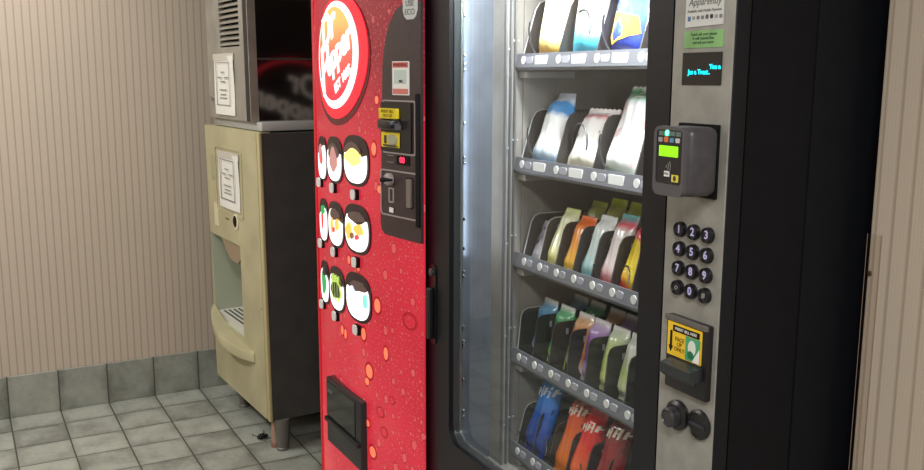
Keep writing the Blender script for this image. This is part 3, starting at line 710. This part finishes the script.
# ------------------------------------------------------------------ snacks (things standing in the machine)
FM = Matrix.Translation(NO) @ Matrix.Rotation(R(NR), 4, 'Z')
def foil(name, stops, rough=.22, mixn=.10, scale=14, spots=None, axis=None):
    """printed foil: bands of colour up the packet with blotchy artwork"""
    n = NT(name); n.co()
    d = n.noise(scale, 3)
    f = n.math('ADD', n.math('MULTIPLY', n.z, 5.0), n.math('MULTIPLY', n.math('SUBTRACT', d, .5), mixn*4))
    if axis: f = n.math('ADD', f, n.math('MULTIPLY', n.x, axis))
    c = n.ramp(f, [(p, lin(q)) for p, q in stops])
    if spots:
        for q, sc, th in spots:
            v = n.noise(sc, 2)
            c = n.mix(n.math('MULTIPLY', n.math('GREATER_THAN', v, th), .85), c, lin(q))
    n.bump(n.noise(45, 3), .35, .004)
    return n.set(c, rough, spec=.6, coat=.3)
def bag(name, w, h, dep, mat, x, y, z, tilt, label, group, yaw=0., seed=0, cat='snack', emblem=None, taper=.12):
    rr = random.Random(seed); nu, nv = 14, 20; fr_, bk = [], []
    ph1, ph2 = rr.random()*6, rr.random()*6
    def dp(a, c):      # a,c in -1..1 ; 0..1
        e = max(0., min(1., (c-.05)/.16))*max(0., min(1., (.95-c)/.16))
        e = math.sin(e*math.pi/2)
        s = (1-abs(a)**2.4)
        wr = 1 + .10*math.sin(7*c+ph1+2*a) + .07*math.sin(11*a+5*c+ph2)
        return max(.0012, dep*.5*e*s**.7*wr + .0012)
    def xw(c):
        e = math.sin(max(0., min(1., c))*math.pi)
        return w*.5*(1-.05*e + .012*math.sin(15*c+ph2))*(1-taper*max(0., c)**2.2)
    vs = []
    for sgn in (-1, 1):
        for j in range(nv+1):
            c_ = j/nv
            for i in range(nu+1):
                a = -1+2*i/nu
                zz = h*c_ + (.003*(i % 2) if j in (0, nv) else 0)*(1 if j else -1)
                vs.append((a*xw(c_), sgn*dp(a, c_), zz))
    off = (nu+1)*(nv+1); fs = []
    for j in range(nv):
        for i in range(nu):
            q = j*(nu+1)+i
            fs.append((q, q+1, q+nu+2, q+nu+1)); fs.append((off+q, off+q+nu+1, off+q+nu+2, off+q+1))
    for j in range(nv):
        q = j*(nu+1); fs.append((q, q+nu+1, off+q+nu+1, off+q)); q += nu; fs.append((q, off+q, off+q+nu+1, q+nu+1))
    for i in range(nu):
        fs.append((i, off+i, off+i+1, i+1)); q = nv*(nu+1)+i; fs.append((q, q+1, off+q+1, off+q))
    b = MB(); b._add(vs, fs); o = b.build(name, mat, smooth=50)
    o.matrix_world = FM @ T((x, y, z)) @ Matrix.Rotation(R(yaw), 4, 'Z') @ Matrix.Rotation(R(-tilt), 4, 'X')
    thing(o, label, cat, group)
    if emblem:
        for (shape, em, lbl, off_) in emblem:
            g = MB().poly(shape, -.0006, .0006, slices=[-.06+.008*k for k in range(16)])
            e = g.build(lbl, em, o, lambda v: Vector((v.x, v.y - dp(max(-1, min(1, v.x/(w*.5))), max(0, min(1, v.z/h))) - off_, v.z)))
    return o
Wt = (250, 250, 248)
G1, G2, G3, G4, G5 = 'large bags on the top shelf', 'bags on the second shelf', 'snack packets on the third shelf', 'pouches on the fourth shelf', 'bags on the bottom shelf'
z1 = ZS[0]+.016
bag('snack_bag', .125, .235, .05, foil('foil_cream', [(0, (232, 150, 60)), (.12, (240, 196, 90)), (.35, (250, 240, 190)), (.7, (255, 244, 200)), (1, (250, 210, 120))], spots=[((255, 255, 240), 9, .55)]), -.815, .197, z1, 9, 'cream and yellow bag with orange base, first on top shelf', G1, seed=1)
bag('snack_bag', .125, .235, .05, foil('foil_aqua', [(0, (40, 150, 190)), (.2, (90, 205, 225)), (.42, (205, 232, 228)), (.62, (246, 240, 190)), (1, (240, 214, 130))], spots=[((240, 250, 250), 16, .6), ((240, 190, 110), 11, .68)]), -.668, .197, z1, 9, 'bag with aqua base and pale yellow top, middle of top shelf', G1, seed=2)
bb = M('emblem_brown', (110, 80, 70), .4)
bag3 = bag('snack_bag', .128, .235, .05, foil('foil_blue', [(0, (44, 60, 150)), (.25, (60, 84, 190)), (.5, (84, 110, 214)), (1, (70, 96, 200))], spots=[((150, 170, 240), 14, .66)]), -.518, .197, z1, 9, 'blue cookie bag with white lettering beside aqua bag', G1, seed=3,
    emblem=[(ell(.0, .165, .05, .034, 30), bb, 'brown_emblem', .001), ([(-.045, .03), (.05, .05), (.038, .085), (-.04, .10)], M('emblem_orange', (236, 172, 60), .4), 'cookie_picture', .001)], taper=.05)
text('bag_lettering', 'COOKIES', white, bag3, .029, T((0, -.033, .150)) @ RY(-8), bold=.001, depth=.001)
z2 = ZS[1]+.016
bag('snack_bag', .135, .185, .05, foil('foil_white_blue', [(0, (90, 170, 220)), (.12, (190, 215, 235)), (.25, Wt), (.6, Wt), (.68, (60, 140, 205)), (.82, (70, 150, 215)), (.88, (225, 230, 240)), (1, (180, 195, 225))], spots=[((220, 205, 150), 22, .7)]), -.828, .19, z2, 20, 'white bag with blue top patch, first on second shelf', G2, seed=5, taper=.5)
bag('snack_bag', .135, .155, .05, foil('foil_white_red', [(0, (232, 226, 200)), (.3, (238, 236, 230)), (.6, (240, 228, 226)), (.68, (206, 120, 120)), (.73, (244, 240, 238)), (1, (238, 190, 190))], spots=[((150, 130, 100), 24, .66), ((240, 205, 110), 15, .70), ((214, 120, 120), 20, .70)]), -.67, .19, z2, 24, 'short white bag with red print at its top, second shelf', G2, seed=6)
bag('snack_bag', .135, .205, .055, foil('foil_white_green', [(0, (40, 130, 90)), (.08, (226, 236, 226)), (.3, Wt), (.78, (246, 240, 240)), (.86, (200, 216, 210)), (.93, (60, 150, 90)), (1, (225, 225, 225))], spots=[((214, 90, 90), 16, .66), ((236, 190, 190), 20, .6)]), -.52, .19, z2, 20, 'tall white bag with red print and green top corner', G2, seed=7)
z3 = ZS[2]+.016
def bar3(k, mat, label, h=.15, w=.068, dy=0., seed=0, dep=.035, tilt=22):
    bag('snack_packet', w, h, dep, mat, -.845+.0735*k, .185+dy, z3, tilt, label, G3, seed=seed+30)
bar3(0, foil('foil_silver_dark', [(0, (228, 226, 230)), (.3, (120, 110, 130)), (.6, (225, 222, 228)), (1, (90, 86, 96))], spots=[((70, 60, 70), 40, .58)]), 'narrow silver and dark packet, first on the third shelf', h=.105, seed=1, dep=.02)
bar3(1, foil('foil_lemon', [(0, (232, 226, 120)), (.25, (242, 240, 190)), (.6, (244, 242, 205)), (.9, (206, 214, 60)), (1, (230, 230, 60))], spots=[((150, 160, 60), 30, .68)]), 'pale lemon packet in second column of the third shelf', seed=2)
bar3(2, foil('foil_orange', [(0, (250, 214, 90)), (.2, (250, 176, 60)), (.6, (238, 110, 40)), (1, (240, 120, 50))], spots=[((250, 200, 150), 30, .66)]), 'orange packet between lemon and white packets, third shelf', h=.14, seed=3)
bar3(3, foil('foil_white_teal', [(0, (120, 190, 200)), (.25, (200, 220, 220)), (.6, (240, 244, 244)), (1, Wt)], spots=[((90, 110, 115), 28, .64)]), 'white topped packet with grey teal print, third shelf', h=.152, seed=4)
bar3(4, foil('foil_pink_teal', [(0, (205, 40, 70)), (.2, (238, 220, 222)), (.6, (240, 232, 232)), (.72, (236, 90, 110)), (.82, (130, 210, 215)), (1, (90, 200, 205))], spots=[((170, 60, 80), 26, .64)]), 'white and pink packet with teal top, third shelf', h=.165, seed=5)
bar3(5, foil('foil_red_yellow', [(0, (214, 30, 44)), (.2, (240, 214, 40)), (.48, (244, 208, 30)), (.56, (220, 50, 60)), (.75, (230, 80, 90)), (.85, (140, 214, 214)), (1, (100, 205, 210))], axis=3.), 'red and yellow packet nearest the right door frame, third shelf', h=.160, seed=6)
fg = foil('foil_lime', [(0, (200, 200, 60)), (.4, (90, 110, 120)), (.7, (210, 214, 120)), (.85, (196, 214, 30)), (1, (230, 234, 40))], spots=[((70, 80, 110), 30, .66)])
for k, wh in enumerate(('pale lemon', 'orange', 'white topped')):
    bar3(k+1, fg, 'lime green packet standing behind the %s packet' % wh, h=.175 if k else .16, dy=.085, seed=10+k, tilt=18)
bar3(5, fg, 'lime green packet behind the red and yellow packet', h=.18, dy=.085, seed=14, tilt=18)
z4 = ZS[3]+.016
pouch = [('blue', [(0, (226, 230, 240)), (.25, (60, 110, 150)), (.5, (70, 130, 175)), (.68, (110, 165, 200)), (.73, (235, 240, 245)), (1, (225, 230, 235))], 'sky blue'),
         ('green', [(0, (214, 226, 60)), (.2, (60, 140, 80)), (.5, (50, 140, 90)), (.68, (120, 190, 140)), (.73, (235, 240, 235)), (1, (225, 230, 225))], 'emerald green'),
         ('orange', [(0, (236, 224, 214)), (.25, (180, 110, 60)), (.5, (200, 130, 80)), (.68, (226, 180, 140)), (.73, (240, 235, 230)), (1, (230, 225, 220))], 'copper orange'),
         ('purple', [(0, (206, 190, 230)), (.25, (120, 70, 150)), (.5, (140, 90, 170)), (.68, (206, 180, 220)), (.73, (240, 236, 240)), (1, (230, 225, 230))], 'purple'),
         ('pale', [(0, (236, 234, 170)), (.25, (180, 196, 110)), (.5, (190, 206, 140)), (.68, (220, 230, 200)), (.73, (240, 240, 235)), (1, (230, 230, 225))], 'pale green'),
         ('white', [(0, (226, 230, 210)), (.3, (180, 200, 120)), (.5, (226, 230, 220)), (1, (230, 230, 225))], 'whitish')]
pm = [foil('pouch_'+a, s, rough=.18, mixn=.04) for a, s, _ in pouch]
bx = [-.857, -.78, -.698, -.632, -.560, -.49]
for k, (a, s, nm) in enumerate(pouch):
    bag('snack_pouch', .07, .150, .045, pm[k], bx[k], .205, z4, 13, '%s foil pouch at the front of the fourth shelf' % nm, G4, seed=50+k)
for k in range(4):
    bag('snack_pouch', .07, .150, .045, pm[k], bx[k], .295, z4, 13, '%s foil pouch in second row of the fourth shelf' % pouch[k][2], G4, seed=60+k)
z5 = ZS[4]+.016
wb = M('emblem_pale', (206, 220, 240), .4); wo = M('emblem_cream', (228, 214, 200), .4)
def squig(cx, cz, s, n_=5):
    out = []
    for k in range(n_):
        x = cx-s+k*s*.44; a, b = (-.45, .55) if k % 2 else (-.3, .4); z = cz + .10*s*k
        out.append([(x, z+a*s), (x+s*.2, z+(a+.05)*s), (x+s*.32, z+b*s), (x+s*.1, z+(b-.05)*s)])
        if k % 2 == 0: out.append([(x+s*.14, z+.0*s), (x+s*.46, z+.1*s), (x+s*.48, z+.24*s), (x+s*.18, z+.14*s)])
    return out
f5 = [(-.845, .098, .22, [(0, (16, 40, 120)), (.4, (20, 80, 180)), (.7, (30, 120, 215)), (1, (60, 150, 230))], 'cobalt blue bag tilted in first column of the bottom shelf', wb, [((16, 40, 110), 20, .62)]),
      (-.705, .075, .215, [(0, (240, 130, 30)), (.5, (226, 100, 30)), (.75, (210, 80, 40)), (1, (120, 50, 30))], 'orange bag with pale lettering, bottom shelf', wo, [((90, 50, 36), 18, .62)]),
      (-.64, .075, .19, [(0, (240, 120, 40)), (.5, (226, 40, 40)), (1, (200, 20, 30))], 'bright red bag right of orange bag, bottom shelf', wo, [((130, 20, 24), 18, .66)]),
      (-.545, .085, .215, [(0, (120, 20, 30)), (.5, (150, 24, 36)), (1, (110, 24, 34))], 'maroon bag nearest the right door frame, bottom shelf', wo, [((90, 16, 24), 18, .62)])]
for k, (x, w_, h_, s, l, em, sp_) in enumerate(f5):
    bag('snack_bag', w_, h_, .045, foil('foil_bottom_%s' % 'abcd'[k], s, spots=sp_), x, .18, z5, 20, l, G5, seed=80+k,
        emblem=[(q, em, 'printed_emblem', .001) for q in squig(.006, h_*.72, w_*.34)])

# ------------------------------------------------------------------ lights
def area(name, loc, rot, sx, sy, power, color=(1, 1, 1), mtx=None, spread=180):
    l = bpy.data.lights.new(name, 'AREA'); l.shape = 'RECTANGLE'; l.size = sx; l.size_y = sy; l.energy = power; l.color = color; l.spread = R(spread)
    o = bpy.data.objects.new(name, l); COL.objects.link(o)
    m = T(loc) @ Matrix.Rotation(R(rot[2]), 4, 'Z') @ Matrix.Rotation(R(rot[1]), 4, 'Y') @ Matrix.Rotation(R(rot[0]), 4, 'X')
    o.matrix_world = (mtx @ m) if mtx else m
    return o
area('unseen_ceiling_lamp', (-3.25, -.7, ZC-.02), (0, 0, 0), 1.3, .3, 40, (1, .99, .965))
area('unseen_ceiling_lamp', (.35, -.2, ZC-.02), (0, 0, 0), 1.2, .3, 62, (1, .972, .94))
area('unseen_ceiling_lamp', (-3.65, .25, ZC-.02), (0, 0, 0), .5, .3, 9, (1, .985, .96))  # small extra lamp, unseen, added to brighten the soda machine's left flank
# tubes of the snack machine
area('cabinet_tube', (-.55, .085, 1.73), (-14, 0, 0), .66, .03, 9, (.97, .98, 1), FM)
area('door_led', (-.212, .06, 1.45), (0, 75, -12), .6, .012, 5.5, (.92, .95, 1), FM)
area('door_led', (-.9625, .0425, 1.40), (90, 0, 22), .006, .75, .42, (.86, .92, 1), FM)
w = bpy.data.worlds.new('room_air'); SC.world = w; w.use_nodes = True
w.node_tree.nodes['Background'].inputs[0].default_value = (.95, .93, .88, 1); w.node_tree.nodes['Background'].inputs[1].default_value = .25

# ------------------------------------------------------------------ camera
f, yaw, pitch, roll = 913., R(29.1), R(9.76), R(.24)
fw_ = Vector((-math.cos(yaw)*math.cos(pitch), math.sin(yaw)*math.cos(pitch), -math.sin(pitch)))
r_ = fw_.cross(Vector((0, 0, 1))).normalized(); u_ = r_.cross(fw_)
r2 = math.cos(roll)*r_ + math.sin(roll)*u_; u2 = -math.sin(roll)*r_ + math.cos(roll)*u_
cd = bpy.data.cameras.new('camera'); cam = bpy.data.objects.new('camera', cd); COL.objects.link(cam)
cam.matrix_world = Matrix(((r2.x, u2.x, -fw_.x, 0), (r2.y, u2.y, -fw_.y, 0), (r2.z, u2.z, -fw_.z, 1.47), (0, 0, 0, 1)))
cd.sensor_width = 36; cd.lens = 36*f/924; cd.clip_start = .02
SC.camera = cam
SC.view_settings.view_transform = 'Standard'; SC.view_settings.look = 'None'; SC.view_settings.gamma = 1; SC.view_settings.exposure = 0
SC.view_settings.use_curve_mapping = False
